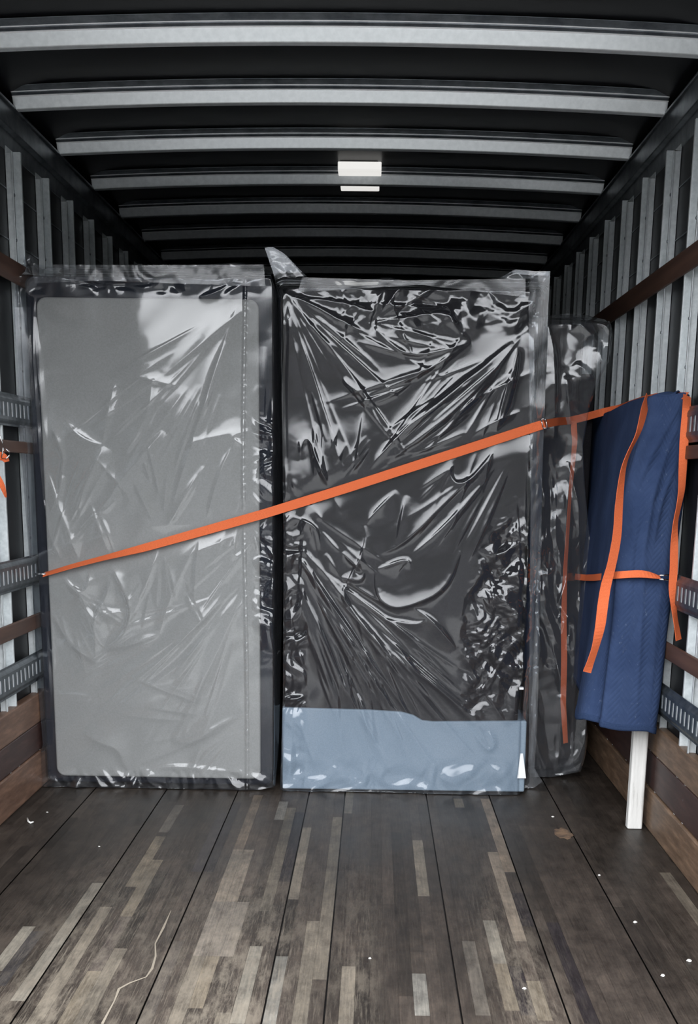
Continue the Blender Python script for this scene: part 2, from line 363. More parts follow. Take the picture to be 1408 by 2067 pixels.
# ------------------------------------------------------------------ roof bows
ORD = ['first', 'second', 'third', 'fourth', 'fifth', 'sixth', 'seventh', 'eighth', 'ninth', 'tenth', 'eleventh', 'twelfth']
def bow_proto():
    root = empty('roof_bow', (0, 0, 0), '', 'roof beam', 'galvanized roof bows')
    def sweep(prof, name, mat, lift=0):
        fr = []
        for x in np.linspace(A+.004, B-.004, 33):
            u = (x-(A+B)/2)/1.15
            fr.append(((x, 0, 2.484-.030*u*u+lift), (0, 1, 0), (0, 0, 1)))
        return MB().extrude(prof, fr).build(name, mat, root, bevel=.002)
    sweep([(.015, .002), (.018, 0), (.046, 0), (.049, .003), (.058, .046), (.055, .046), (.046, .004), (.018, .004), (.003, .038), (.000, .038)], 'web', M['galv_bow'])
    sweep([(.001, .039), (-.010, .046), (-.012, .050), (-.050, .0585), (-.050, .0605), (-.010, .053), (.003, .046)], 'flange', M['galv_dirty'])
    ring = lambda a, b, r: [(a+r*math.cos(2*math.pi*k/10), b+r*math.sin(2*math.pi*k/10)) for k in range(10)]
    sweep(ring(-.0015, .0385, .0024), 'lip', M['lip_glint']); sweep(ring(-.0135, .0500, .0020), 'lip', M['lip_glint'])
    return root
b0 = bow_proto()
BOWL = {0: 'overhead galvanized roof bow nearest the camera, widest and brightest of the row'}
extra = ['nearest the camera, at the very top of the picture', 'next behind the nearest one', 'two bays in front of the roof light', 'passing over the white roof light', 'just behind the white roof light', 'two bays behind the white roof light', 'low above the wrapped mattresses, third from the bulkhead side', 'farthest back, just above the plastic']
for k in range(8):
    y = 4.06+.61*k; lb = '%s galvanized roof bow counting from the nearest, %s' % (ORD[k], ['nearest the camera', 'after the nearest', 'ahead of the light', 'at the roof light', 'just past the light', 'two past the light', 'low over the mattresses', 'last in view'][k])
    if k == 0: b0.location = (0, y, 0); b0['label'] = lb
    else: copy_tree(b0, (0, y, 0), lb)

# roof light
LENS = plain('frosted_lens_glow', (.9, .9, .87), .25); _b = LENS.node_tree.nodes['Principled BSDF']
_b.inputs['Emission Color'].default_value = (1, .98, .94, 1); _b.inputs['Emission Strength'].default_value = .4  # glow added to whiten the lenses, in place of daylight falling on them
rl = empty('roof_light', (-.095, 5.72, 2.49), 'white rectangular dome light under the roof, set astride the fourth bow', 'lamp')
bs = (-.095, 5.72, 2.49)
MB().box(-.178, -.012, 5.765, 6.06, 2.538, 2.5475).build('base_plate', M['white'], rl, bevel=.003, base=bs)
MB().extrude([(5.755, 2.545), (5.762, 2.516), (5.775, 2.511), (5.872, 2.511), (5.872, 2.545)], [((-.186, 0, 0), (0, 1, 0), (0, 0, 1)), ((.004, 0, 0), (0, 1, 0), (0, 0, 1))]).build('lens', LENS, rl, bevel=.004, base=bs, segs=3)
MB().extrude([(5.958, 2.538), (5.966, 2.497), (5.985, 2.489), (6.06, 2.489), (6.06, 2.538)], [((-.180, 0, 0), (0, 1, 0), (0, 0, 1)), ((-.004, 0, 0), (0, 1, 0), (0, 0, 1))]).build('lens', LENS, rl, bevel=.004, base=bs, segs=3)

# ------------------------------------------------------------------ wall posts
def post_proto(s):           # s=-1 left wall, +1 right wall;  origin: far edge on the wall skin plane
    root = empty('wall_post', (0, 0, 0), '', 'wall post', 'galvanized posts on the %s wall' % ('left' if s < 0 else 'right'))
    def pr(pts): return [(p[0]*-s, p[1]) for p in pts]       # inward x, y
    def sweep(pts, name, mat, z0=.0, z1=2.335, par=root):
        fr = [((0, 0, z0), (1, 0, 0), (0, 1, 0)), ((0, 0, z1), (1, 0, 0), (0, 1, 0))]
        return MB().extrude(pr(pts), fr).build(name, mat, par, bevel=.0015)
    # channel open to the inside: far web, crown on the skin, near web, folded lips
    sweep([(.0015, 0), (.029, 0), (.029, .014), (.027, .014), (.027, .002), (.0015, .002)], 'web', M['galv'])
    sweep([(.0015, -.098), (.027, -.098), (.027, -.110), (.029, -.110), (.029, -.096), (.0015, -.096)], 'web', M['galv'], 0, 2.31)
    ch = sweep([(.0012, -.0965), (.0035, -.0965), (.0035, .0005), (.0012, .0005)], 'crown', M['galv'])
    for k in range(14):
        z = .22+k*.15
        if k == 0: rv = MB().box(min(-s*.0275, -s*.032), max(-s*.0275, -s*.032), -.108, -.098, -.005, .005).build('rivet', M['galv_dirty'], ch, bevel=.002); rv.location = (0, 0, z)
        else: r2 = rv.copy(); COL.objects.link(r2); r2.parent = ch; r2.location = (0, 0, z)
    return root
def wall_post_run(s, X, y0, cnt, names):
    p0 = post_proto(s)
    for k in range(cnt):
        if k == 0: p0.location = (X, y0, 0); p0['label'] = names(k)
        else: copy_tree(p0, (X, y0+.394*k, 0), names(k))
wall_post_run(-1, WL, 4.365, 8, lambda k: '%s steel post on the left wall counting from the nearest%s' % (ORD[k], ', beside the mattress' if k == 0 else (', the smallest' if k == 7 else '')))
wall_post_run(1, WR, 3.872, 12, lambda k: '%s steel post on the right wall counting from the nearest%s' % (ORD[k], ', beside the blanket' if k == 0 else (', above the blanket' if k in (1, 2, 3) else '')))

# wooden slats and E-tracks
def slat(s, z0, z1, label, y0=3.3):
    X = A if s < 0 else B; d = -.011
    o = MB().box(min(X, X+s*d), max(X, X+s*d), y0, YB-.02, z0, z1)
    base = (X, (y0+YB)/2, z0)
    tag(o.build('wall_slat', M['slat'], bevel=.004, base=base), label, 'wooden slat', 'brown wooden wall slats')
for s, w in ((-1, 'left'), (1, 'right')):
    slat(s, 1.865, 1.942, 'highest brown wooden slat along the %s wall, above eye level' % w)
    slat(s, 1.278, 1.320, 'middle brown wooden slat along the %s wall, %s' % (w, 'beside the mattress and the metal ring' if s < 0 else 'to the right of the blue blanket'))
    slat(s, .625, .682, 'lowest brown wooden slat along the %s wall, between two slotted tracks' % w)
def track_proto():
    root = empty('cargo_track', (0, 0, 0), '', 'cargo track', 'slotted steel cargo tracks')
    L = 5.2
    # inner side faces +x, plate lies at x 0..., z about 0
    pl = MB()
    prof = [(-.009, .056), (-.009, .049), (-.003, .041), (0, .035), (0, .024), (-.003, .024), (-.003, .034), (-.006, .040), (-.012, .048), (-.012, .056)]
    for sg in (1, -1):
        pl.extrude([(a, b*sg) for a, b in prof], [((0, 0, 0), (1, 0, 0), (0, 0, 1)), ((0, L, 0), (1, 0, 0), (0, 0, 1))])
    for k in range(int(L/.0508)):
        y = k*.0508; pl.box(-.003, 0, y, y+.0285, -.0245, .0245)
    pl.build('slotted_plate', M['track'], root)
    MB().box(-.0065, -.0035, 0, L, -.036, .036).build('backing_strip', M['bright_zinc'], root)
    return root
t0 = track_proto()
places = [(-1, 1.425, 'highest slotted steel cargo track on the left wall, beside the mattress'), (-1, .848, 'middle slotted steel cargo track on the left wall, where the strap hooks in'), (-1, .480, 'lowest slotted steel cargo track on the left wall, just above the wooden kick boards'),
          (1, 1.385, 'highest slotted steel cargo track on the right wall, behind the strap by the blanket'), (1, .855, 'middle slotted steel cargo track on the right wall, where the short strap hooks in'), (1, .480, 'lowest slotted steel cargo track on the right wall, just above the kick boards')]
for i, (s, z, lb) in enumerate(places):
    if i == 0: o = t0; o['label'] = lb
    else: o = copy_tree(t0, (0, 0, 0), lb)
    if s < 0: o.location = (A+.013, 3.3, z)
    else: o.location = (B-.013, 3.3+5.2, z); o.rotation_euler = (0, 0, math.pi)

# ------------------------------------------------------------------ plastic-wrapped furniture
def coons(left, right, top, bot, nu, nv):
    def rs(poly, n):
        p = np.array(poly, float); d = np.r_[0, np.cumsum(np.hypot(*np.diff(p, axis=0).T))]; t = np.linspace(0, d[-1], n)
        return np.stack([np.interp(t, d, p[:, 0]), np.interp(t, d, p[:, 1])], 1)
    L = rs(left, nv); Rr = rs(right, nv); T = rs(top, nu); Bt = rs(bot, nu)
    u = np.linspace(0, 1, nu)[None, :, None]; v = np.linspace(0, 1, nv)[:, None, None]
    return ((1-u)*L[:, None]+u*Rr[:, None]+(1-v)*Bt[None]+v*T[None] -
            ((1-u)*(1-v)*Bt[0]+u*(1-v)*Bt[-1]+(1-u)*v*T[0]+u*v*T[-1]))
def crease(X, Y, pts, w, h):
    # one fold along a polyline (pixel units): steep on one side, long and gentle on the other, fading to its ends
    p = np.array(pts, float)
    if len(p) > 2:                                   # round the polyline off
        for _ in range(2):
            q = [p[0]]
            for i in range(len(p)-1): q += [p[i]*.75+p[i+1]*.25, p[i]*.25+p[i+1]*.75]
            p = np.array(q+[p[-1]])
    pad = 3.2*w; lo = p.min(0)-pad; hi = p.max(0)+pad
    H = np.zeros(X.shape); k0 = (X > lo[0])&(X < hi[0])&(Y > lo[1])&(Y < hi[1])
    if not k0.any(): return H
    x = X[k0]; y = Y[k0]; seg = np.hypot(*np.diff(p, axis=0).T); tot = seg.sum()
    best = np.full(x.shape, 1e9); tt = np.zeros(x.shape); sd = np.zeros(x.shape); acc = 0
    for i in range(len(p)-1):
        d = p[i+1]-p[i]; L = seg[i]
        t = np.clip(((x-p[i, 0])*d[0]+(y-p[i, 1])*d[1])/(L*L), 0, 1)
        ex = x-p[i, 0]-t*d[0]; ey = y-p[i, 1]-t*d[1]; dd = np.hypot(ex, ey); k = dd < best
        best = np.where(k, dd, best); tt = np.where(k, (acc+t*L)/tot, tt); sd = np.where(k, np.sign(d[0]*ey-d[1]*ex), sd); acc += L
    side = 1 if (int(abs(p[0, 0]*7+p[-1, 1]*3)) % 3) else -1
    taper = np.sin(np.pi*np.clip(tt, 0.0, 1.0))**.8
    ww = w*(.45+.55*taper); e = np.sqrt(best*best+1.6)-1.2
    ga = np.exp(-e/(ww*.30)); gb = np.exp(-e/(ww*1.05))
    mixs = smooth01(.5+sd*side*best/4.0)
    H[k0] = .62*h*taper*(ga*(1-mixs)+gb*mixs)*(1-smooth01((best/w-2.0)/1.2))
    return H
def fan(X, Y, cx, cy, a0, a1, r0, r1, n, seed, w=8, h=.004):
    # thin pulled streaks radiating from a point where the film is gathered
    r = random.Random(seed); H = np.zeros(X.shape)
    for i in range(n):
        a = math.radians(a0+(a1-a0)*(i+r.random())/n); s0 = r0+(r1-r0)*.55*r.random(); s1 = s0+(r1-s0)*r.uniform(.35, 1); bend = r.uniform(-.07, .07)
        P = [(cx+math.cos(a+bend*t)*(s0+(s1-s0)*t), cy+math.sin(a+bend*t)*(s0+(s1-s0)*t)) for t in (0, .33, .66, 1)]
        H = H+crease(X, Y, P, w*r.uniform(.6, 1.3), h*r.uniform(.5, 1.2))
    return H
def tri(t): return np.abs((t % 1)-.5)*2
def crumple(X, Y, seed, base=90, n=9):
    r = np.random.RandomState(seed); h = np.zeros(X.shape)
    wx = (vnoise(X/60, Y/60, seed+1)-.5)*60; wy = (vnoise(X/60+9, Y/60, seed+2)-.5)*60
    for i in range(n):
        a = r.rand()*math.pi; lam = base*(.35+1.4*r.rand()); h += lam/base*tri(((X+wx)*math.cos(a)+(Y+wy)*math.sin(a))/lam+r.rand())
    return h/n
STRAP = [(60, 1172), (90, 1160), (145, 1143), (210, 1125), (290, 1105), (540, 1035), (700, 985), (1060, 868), (1098, 855)]
def strap_dist(X, Y):
    ys = np.interp(X, [p[0] for p in STRAP], [p[1] for p in STRAP]); return np.abs(Y-ys)*.96
def make_bag(parent, base, outline, ny, res, body, yf, ys, yb, wrinkle, name='plastic_bag', strap=True, back=True, film_m=None):
    # outline in pixels at depth ny; body = x0,x1,z0,z1 that the film is stretched over
    conv = lambda poly: [tuple(at(x, y, 'y', ny)[[0, 2]]) for x, y in poly]
    L, Rr, T, Bt = [conv(q) for q in outline]
    w = abs(Rr[0][0]-L[0][0]); h = abs(T[0][1]-Bt[0][1]); nu = int(w/res); nv = int(h/res)
    G = coons(L, Rr, T, Bt, nu, nv); X = G[..., 0]; Z = np.maximum(G[..., 1], .004)
    x0, x1, z0, z1 = body
    d = np.hypot(np.maximum(np.maximum(x0-X, X-x1), 0), np.maximum(Z-z1, 0))
    Yp = yf+(ys-yf)*smooth01(d/.055)
    pts = np.stack([X, np.full_like(X, yf), Z], -1); PX, PY = proj(pts)
    H = wrinkle(PX, PY, X, Z)
    if strap: H = H*(.12+.88*smooth01((strap_dist(PX, PY)-6)/40))
    u = np.linspace(0, 1, nu)[None, :]; v = np.linspace(0, 1, nv)[:, None]
    em = np.minimum(1, np.minimum(np.minimum(u, 1-u)*nu, np.minimum(v, 1-v)*nv)/3.0)
    inside = 1-smooth01(d/.04)
    Hc = np.where(H < 0, H*(1-.0*inside), H)
    Y = Yp-Hc*em
    # keep the film just outside the body
    V = np.stack([X, Y, Z], -1)
    lim = -1.297; kx = np.where(X < lim, lim/np.minimum(X, -.1), 1.0)[..., None]       # loose film bulges forward beside the wall posts
    V = (O+(V-O)*kx).reshape(-1, 3)-np.array(base)
    idx = np.arange(nu*nv).reshape(nv, nu)
    quads = np.stack([idx[:-1, :-1], idx[:-1, 1:], idx[1:, 1:], idx[1:, :-1]], -1).reshape(-1, 4)
    # back sheet: coarser wrinkles, same outline
    Yb = ys+(yb-ys)*(1-smooth01(d/.055))*em
    Vb = np.stack([X, np.where(em > 0, Yb, Y), Z], -1); Vb = (O+(Vb-O)*kx)[::4, ::4]; nvb, nub = Vb.shape[:2]
    Vb = Vb.reshape(-1, 3)-np.array(base); ib = np.arange(nub*nvb).reshape(nvb, nub)+len(V)
    qb = np.stack([ib[:-1, :-1], ib[1:, :-1], ib[1:, 1:], ib[:-1, 1:]], -1).reshape(-1, 4)
    AV = np.concatenate([V, Vb]); AQ = np.concatenate([quads, qb])
    me = bpy.data.meshes.new(name); me.vertices.add(len(AV)); me.vertices.foreach_set('co', AV.astype(np.float32).ravel())
    me.loops.add(AQ.size); me.loops.foreach_set('vertex_index', AQ.astype(np.int32).ravel())
    me.polygons.add(len(AQ)); me.polygons.foreach_set('loop_start', np.arange(0, AQ.size, 4, dtype=np.int32))
    me.update(calc_edges=True); me.validate(); me.materials.append(film_m or M['film'])
    me.polygons.foreach_set('use_smooth', [True]*len(me.polygons))
    o = bpy.data.objects.new(name, me); COL.objects.link(o); o.parent = parent; return o

def rounded_slab(x0, x1, y0, y1, z0, z1, r, n=10):
    prof = []
    for cx, cz, a0 in ((x1-r, z1-r, 0), (x0+r, z1-r, 90), (x0+r, z0+r, 180), (x1-r, z0+r, 270)):
        for k in range(n+1):
            a = math.radians(a0+90*k/n); prof.append((cx+r*math.cos(a), cz+r*math.sin(a)))
    return MB().extrude(prof, [((0, y0, 0), (1, 0, 0), (0, 0, 1)), ((0, y1, 0), (1, 0, 0), (0, 0, 1))])

# --- grey mattress on the left
B1 = (-.83, 4.80, 0)
mat1 = empty('wrapped_mattress', B1, 'upright light grey mattress with navy edge in clear plastic, on the left', 'mattress')
rounded_slab(-1.284, -.385, 4.668, 4.92, .012, 1.905, .03).build('border', M['navy_fabric'], mat1, bevel=.02, base=B1, segs=3)
rounded_slab(-1.237, -.431, 4.644, 4.68, .045, 1.828, .035).build('top_panel', M['grey_fabric'], mat1, bevel=.008, base=B1, segs=3)
def wr1(X, Y, x, z):
    H = .0065*(vnoise(X/170, Y/260, 3)-.4)+.004*(vnoise(X/60+Y/120, Y/90, 4)-.4)
    C = lambda pts, w, h: crease(X, Y, pts, w, h)
    for pts, w, h in (
        ([(480, 615), (440, 730), (402, 850), (355, 985)], 26, .011), ([(455, 690), (432, 760), (412, 840)], 18, .007), ([(500, 620), (470, 640), (330, 760)], 34, .010),
        ([(330, 870), (250, 960), (195, 1040)], 30, .010), ([(130, 850), (165, 885), (210, 900)], 20, .009), ([(210, 900), (165, 990), (160, 1040)], 26, .010), ([(105, 860), (130, 930)], 16, .007),
        ([(232, 770), (215, 850), (205, 900)], 22, .008), ([(310, 765), (300, 840), (250, 920)], 20, .008), ([(95, 950), (130, 1050), (160, 1130), (165, 1190)], 18, .009), ([(70, 640), (80, 780), (95, 900)], 14, .008),
        ([(90, 1010), (100, 1080), (130, 1150)], 20, .009), ([(105, 1235), (140, 1300), (195, 1338)], 17, .012), ([(195, 1338), (190, 1250), (150, 1180)], 16, .010),
        ([(122, 1150), (140, 1180), (160, 1195), (178, 1188), (180, 1140)], 12, .010), ([(222, 1140), (245, 1180), (268, 1232), (250, 1285), (210, 1310)], 16, .013), ([(225, 1165), (210, 1215), (190, 1245), (195, 1290), (212, 1308)], 14, .010),
        ([(190, 1248), (225, 1235), (266, 1235)], 16, .009), ([(325, 1095), (300, 1170), (282, 1210)], 16, .009), ([(405, 1075), (395, 1140), (392, 1215)], 16, .009), ([(400, 1090), (350, 1190), (322, 1280)], 16, .008), ([(322, 1280), (270, 1300), (215, 1312)], 13, .009),
        ([(490, 1175), (420, 1240), (330, 1330), (200, 1440)], 24, .010), ([(480, 1200), (400, 1310), (300, 1390), (190, 1450)], 26, .010), ([(490, 1200), (450, 1290), (400, 1400), (350, 1500)], 24, .011), ([(460, 1180), (430, 1230), (360, 1300)], 20, .008),
        ([(168, 1478), (205, 1500), (240, 1510), (256, 1555)], 30, .014), ([(345, 1495), (385, 1500), (440, 1465), (490, 1440)], 26, .014), ([(255, 1555), (300, 1490), (350, 1400)], 30, .009), ([(110, 1400), (185, 1405)], 18, .005),
        ([(200, 1030), (225, 1090), (235, 1130)], 14, .008), ([(185, 1020), (210, 1090), (230, 1140)], 13, .008), ([(410, 940), (380, 990), (330, 1080)], 22, .008), ([(480, 880), (440, 960), (415, 1060)], 18, .008), ([(490, 1000), (450, 1080), (430, 1150)], 14, .008),
        ([(495, 1110), (468, 1130), (480, 1060), (500, 1040)], 10, .008), ([(500, 870), (465, 880), (490, 900)], 12, .009), ([(130, 960), (100, 1050)], 20, .007), ([(290, 1560), (340, 1545), (420, 1552), (490, 1560)], 14, .010),
        ([(370, 900), (395, 890), (480, 870)], 26, .006), ([(270, 760), (360, 780)], 12, .006), ([(480, 560), (440, 590), (400, 600)], 12, .008), ([(70, 590), (65, 700), (80, 900), (95, 1100)], 10, .008), ([(90, 1200), (100, 1400), (110, 1540)], 12, .006),
        ([(535, 700), (530, 900), (540, 1000)], 10, .008), ([(60, 560), (200, 570), (350, 562), (500, 572)], 12, .008), ([(100, 535), (260, 548), (420, 538)], 8, .006)):
        H = H+C(pts, w, h)
    for a in ((492, 1180, 100, 165, 60, 430, 16, 101), (500, 600, 105, 150, 60, 480, 13, 102), (95, 1150, 25, 85, 30, 230, 9, 103), (95, 1150, -85, -40, 40, 260, 9, 104), (497, 1450, 110, 215, 20, 260, 9, 105),
              (560, 1035, 95, 175, 60, 300, 10, 106), (330, 1090, 60, 120, 20, 200, 9, 107), (330, 1090, -130, -55, 20, 220, 8, 108)):
        H = H+fan(X, Y, *a, w=8, h=.0042)
    seam = np.exp(-((X-495-4*np.sin(Y/190))/3.2)**2)*(.003+.004*vnoise(X/9, Y/5, 11)); H = H+seam
    m = smooth01((X-505)/20)*smooth01((Y-760)/120)*(1-smooth01((Y-1260)/90)); H = H+m*.045*(crumple(X, Y, 21, 42)-.5)
    m = smooth01((Y-1545)/25); H = H+m*.035*(crumple(X, Y, 22, 40)-.45)
    m = 1-smooth01((Y-575)/25); H = H+m*.022*(crumple(X, Y, 23, 60)-.45)
    return H+.006*(crumple(X, Y, 24, 170)-.5)
left = [(66, 1582), (90, 1500), (82, 1400), (73, 1250), (64, 1150), (55, 1050), (45, 950), (36, 850), (25, 720), (15, 625), (22, 565), (32, 528), (40, 500)]
right = [(556, 1585), (562, 1500), (566, 1300), (571, 1100), (570, 900), (566, 700), (558, 590), (542, 540)]
top = [(40, 500), (52, 499), (66, 526), (90, 531), (150, 528), (250, 530), (400, 527), (484, 522), (498, 533), (510, 527), (542, 540)]
bot = [(66, 1582), (100, 1598), (130, 1594), (180, 1590), (250, 1589), (340, 1600), (420, 1590), (490, 1597), (556, 1585)]
make_bag(mat1, B1, (left, right, top, bot), 4.66, .0036, (-1.290, -.383, 0, 1.895), 4.634, 4.74, 4.935, wr1)

# --- dark box spring in the middle, pale blue-grey lower cover
B2 = (.12, 4.80, 0)
mat2 = empty('wrapped_box_spring', B2, 'upright charcoal box spring with pale blue bottom cover in clear plastic, in the middle', 'box spring')
rounded_slab(-.338, .572, 4.660, 4.90, .012, 1.875, .025).build('body', M['black_fabric'], mat2, bevel=.015, base=B2, segs=3)
mb = MB(); tp = [(-.342, .334), (.0, .330), (.12, .324), (.165, .312), (.200, .292), (.24, .288), (.585, .296)]; pr_ = []
for x, z in tp: pr_.append((x, z))
prof = [(.605, .296), (.608, .012), (-.345, .008)]+[(-.345, .334)]+tp[1:]
mb.extrude(prof, [((0, 4.646, 0), (1, 0, 0), (0, 0, 1)), ((0, 4.905, 0), (1, 0, 0), (0, 0, 1))]); mb.build('lower_cover', M['blue_fabric'], mat2, bevel=.006, base=B2)
mb = MB(); c = [at(x, y, 'y', 4.634) for x, y in ((1050, 1521), (1055, 1521), (1061, 1571), (1043, 1571))]
mb.add(c+[p+np.array([0, .002, 0]) for p in c], [(0, 1, 2, 3), (7, 6, 5, 4), (0, 4, 5, 1), (1, 5, 6, 2), (2, 6, 7, 3), (3, 7, 4, 0)]); mb.build('label_tag', M['tag'], mat2, base=B2)
c = at(1052, 1390, 'y', 4.640); MB().box(c[0]-.008, c[0]+.008, 4.640, 4.664, c[2]-.004, c[2]+.004).build('label_tag', M['tag'], mat2, base=B2)
def wr2(X, Y, x, z):
    H = .012*(vnoise(X/150+3, Y/200, 31)-.4)+.004*(vnoise(X/60+Y/120, Y/90, 32)-.4)
    C = lambda pts, w, h: crease(X, Y, pts, w, h)
    for pts, w, h in (
        ([(572, 590), (640, 620), (700, 655), (740, 672)], 26, .012), ([(572, 585), (640, 680), (700, 715)], 30, .010), ([(575, 600), (625, 740), (660, 850), (700, 975)], 24, .013), ([(580, 640), (600, 720), (610, 800)], 20, .008),
        ([(740, 655), (830, 640), (905, 628), (915, 660), (950, 690)], 22, .013), ([(950, 690), (900, 708), (832, 720), (790, 700), (750, 655)], 18, .012), ([(832, 718), (820, 690), (800, 665)], 16, .008), ([(720, 690), (770, 705), (830, 718)], 18, .008),
        ([(690, 768), (735, 800), (735, 820)], 20, .011), ([(735, 800), (830, 765), (900, 725), (950, 690)], 22, .013), ([(735, 822), (725, 900), (712, 970)], 18, .011), ([(735, 820), (790, 800), (830, 772)], 20, .008),
        ([(728, 970), (790, 890), (870, 825), (950, 760), (1035, 690)], 22, .013), ([(738, 972), (830, 895), (930, 820), (1000, 745), (1050, 680)], 22, .013), ([(600, 930), (610, 890), (625, 885), (640, 930), (690, 1040)], 14, .012), ([(625, 888), (650, 960), (670, 1000)], 12, .009),
        ([(765, 635), (790, 605), (812, 575)], 13, .011), ([(610, 580), (700, 582), (770, 568)], 12, .010), ([(580, 600), (690, 610), (760, 632)], 16, .009), ([(765, 640), (850, 600), (895, 565)], 16, .010), ([(750, 640), (765, 600), (780, 565)], 12, .010),
        ([(1000, 870), (1020, 790), (1048, 700)], 18, .010), ([(1045, 700), (1030, 800), (1000, 880)], 16, .010), ([(940, 890), (980, 860), (1050, 830)], 16, .009), ([(910, 905), (905, 960), (925, 980), (960, 960), (1010, 890)], 13, .012), 
        ([(575, 1085), (640, 1170), (700, 1290), (770, 1400), (830, 1480), (890, 1570)], 22, .014), ([(580, 1080), (660, 1160), (730, 1260), (800, 1340), (880, 1440), (960, 1530)], 24, .014), ([(590, 1150), (640, 1260), (700, 1400), (760, 1500), (800, 1580)], 20, .011),
        ([(580, 1160), (590, 1280), (610, 1330), (620, 1420)], 14, .011), ([(600, 1190), (640, 1320), (680, 1420)], 20, .010), ([(620, 1270), (670, 1400), (690, 1500), (710, 1570)], 20, .009), ([(720, 1240), (800, 1330), (900, 1400), (1010, 1520)], 22, .011), ([(700, 1225), (690, 1190), (705, 1175)], 12, .010),
        ([(735, 1060), (740, 1100), (700, 1180)], 14, .010), ([(690, 1115), (715, 1140), (732, 1155)], 16, .011), ([(690, 1165), (730, 1175), (735, 1150)], 14, .010), ([(580, 1040), (640, 1060), (645, 1110)], 12, .010), ([(590, 1010), (630, 1020), (650, 1050)], 12, .010),
        ([(762, 1120), (756, 1200), (790, 1228), (830, 1222), (900, 1190), (930, 1110)], 15, .014), ([(765, 1120), (820, 1095), (900, 1010), (960, 960)], 16, .012), ([(830, 1120), (900, 1060), (970, 980)], 15, .011), ([(740, 1060), (750, 1040), (800, 990)], 14, .010), ([(760, 1150), (825, 1125), (825, 1150)], 12, .010),
        ([(800, 1100), (815, 1020), (820, 1000)], 14, .011), ([(775, 1250), (840, 1262), (860, 1250)], 11, .010), ([(830, 1225), (870, 1250), (920, 1310)], 18, .012), ([(930, 1310), (960, 1370), (1000, 1430), (1025, 1470)], 16, .011), 
        ([(720, 1400), (730, 1440), (760, 1500)], 12, .010), ([(600, 1440), (620, 1500), (640, 1560)], 14, .008), ([(985, 1475), (1000, 1500), (985, 1520), (950, 1470)], 12, .010), ([(1040, 1000), (1050, 1150), (1040, 1300)], 10, .010),
        ([(585, 1600), (590, 1450), (585, 1300)], 8, .006), ([(585, 640), (580, 800), (583, 950)], 10, .008), ([(1075, 600), (1080, 800), (1070, 1000), (1072, 1250)], 13, .014), ([(1062, 900), (1064, 1100), (1060, 1400)], 8, .009)):
        H = H+C(pts, w, h)
    for a in ((573, 1085, 35, 78, 40, 560, 26, 201), (572, 588, 5, 80, 40, 430, 18, 202), (732, 970, -62, -25, 30, 420, 16, 203), (1050, 690, 105, 165, 40, 420, 12, 204), (710, 1200, 40, 100, 30, 360, 14, 205),
              (1055, 870, 110, 170, 40, 330, 12, 206), (770, 560, 20, 160, 15, 160, 9, 207), (640, 1020, -110, -40, 20, 200, 9, 208), (620, 1030, 30, 130, 20, 200, 10, 209)):
        H = H+fan(X, Y, *a, w=8, h=.0048 if a[1] < 1000 else .0062)
    m = smooth01((X-(985-.28*(Y-1000)*(Y < 1250)-70*(Y >= 1250)))/60)*smooth01((Y-1000)/120)*(1-smooth01((Y-1390)/90)); H = H+m*(.055*(crumple(X, Y, 41, 75)-.5)+.016*(crumple(X, Y, 44, 26)-.5))
    m = (1-smooth01((Y-640)/50)); H = H+m*.024*(crumple(X, Y, 42, 70)-.45)
    m = smooth01((Y-1520)/50); H = H+m*.022*(crumple(X, Y, 43, 46)-.45)
    m = (1-smooth01((X-600)/25))*smooth01((Y-950)/80); H = H+m*.035*(crumple(X, Y, 45, 40)-.5)
    m = smooth01((X-1062)/14); H = H+m*.03*(crumple(X, Y*.35, 46, 40)-.5)
    return H+.007*(crumple(X, Y, 47, 170)-.5)
left = [(566, 1590), (572, 1400), (573, 1100), (571, 900), (567, 700), (560, 600), (548, 545), (530, 492)]
right = [(1100, 1588), (1083, 1560), (1088, 1500), (1091, 1400), (1095, 1200), (1099, 1000), (1105, 800), (1111, 620), (1116, 540)]
top = [(530, 492), (545, 489), (572, 505), (600, 535), (622, 556), (700, 559), (740, 556), (785, 553), (830, 562), (900, 560), (970, 563), (1010, 555), (1045, 536), (1080, 540), (1116, 540)]
bot = [(566, 1590), (590, 1601), (700, 1605), (800, 1604), (900, 1607), (1000, 1609), (1065, 1612), (1100, 1588)]
make_bag(mat2, B2, (left, right, top, bot), 4.66, .0036, (-.342, .575, 0, 1.862), 4.632, 4.74, 4.915, wr2)

def fold_strip(parent, base, lft, rgt, tp, bt, y, seed, amp=.012):
    conv = lambda q: [tuple(at(a, b, 'y', y)[[0, 2]]) for a, b in q]
    l, r, t, b_ = [conv(q) for q in (lft, rgt, tp, bt)]
    nu = max(8, int(abs(r[0][0]-l[0][0])/.005)); nv = max(8, int(abs(t[0][1]-b_[0][1])/.005)); G_ = coons(l, r, t, b_, nu, nv)
    P_ = np.stack([G_[..., 0], np.full(G_.shape[:2], y), G_[..., 1]], -1); px_, py_ = proj(P_)
    P_[..., 1] -= amp*(crumple(px_, py_*(.4 if nv > nu else 1), seed, 46)-.45)
    kx = np.where(P_[..., 0] < -1.295, -1.295/np.minimum(P_[..., 0], -.1), 1.0)[..., None]; P_ = O+(P_-O)*kx
    mb = MB(); ix = np.arange(nu*nv).reshape(nv, nu)
    mb.add(P_.reshape(-1, 3), np.stack([ix[:-1, :-1], ix[:-1, 1:], ix[1:, 1:], ix[1:, :-1]], -1).reshape(-1, 4).tolist())
    mb.build('plastic_fold', M['film_fold'], parent, base=base, smooth=True)
fold_strip(mat2, B2, [(1066, 1560), (1070, 1000), (1066, 600), (1070, 552)], [(1078, 1560), (1092, 1000), (1106, 620), (1110, 548)], [(1070, 552), (1110, 548)], [(1066, 1560), (1078, 1560)], 4.624, 301)
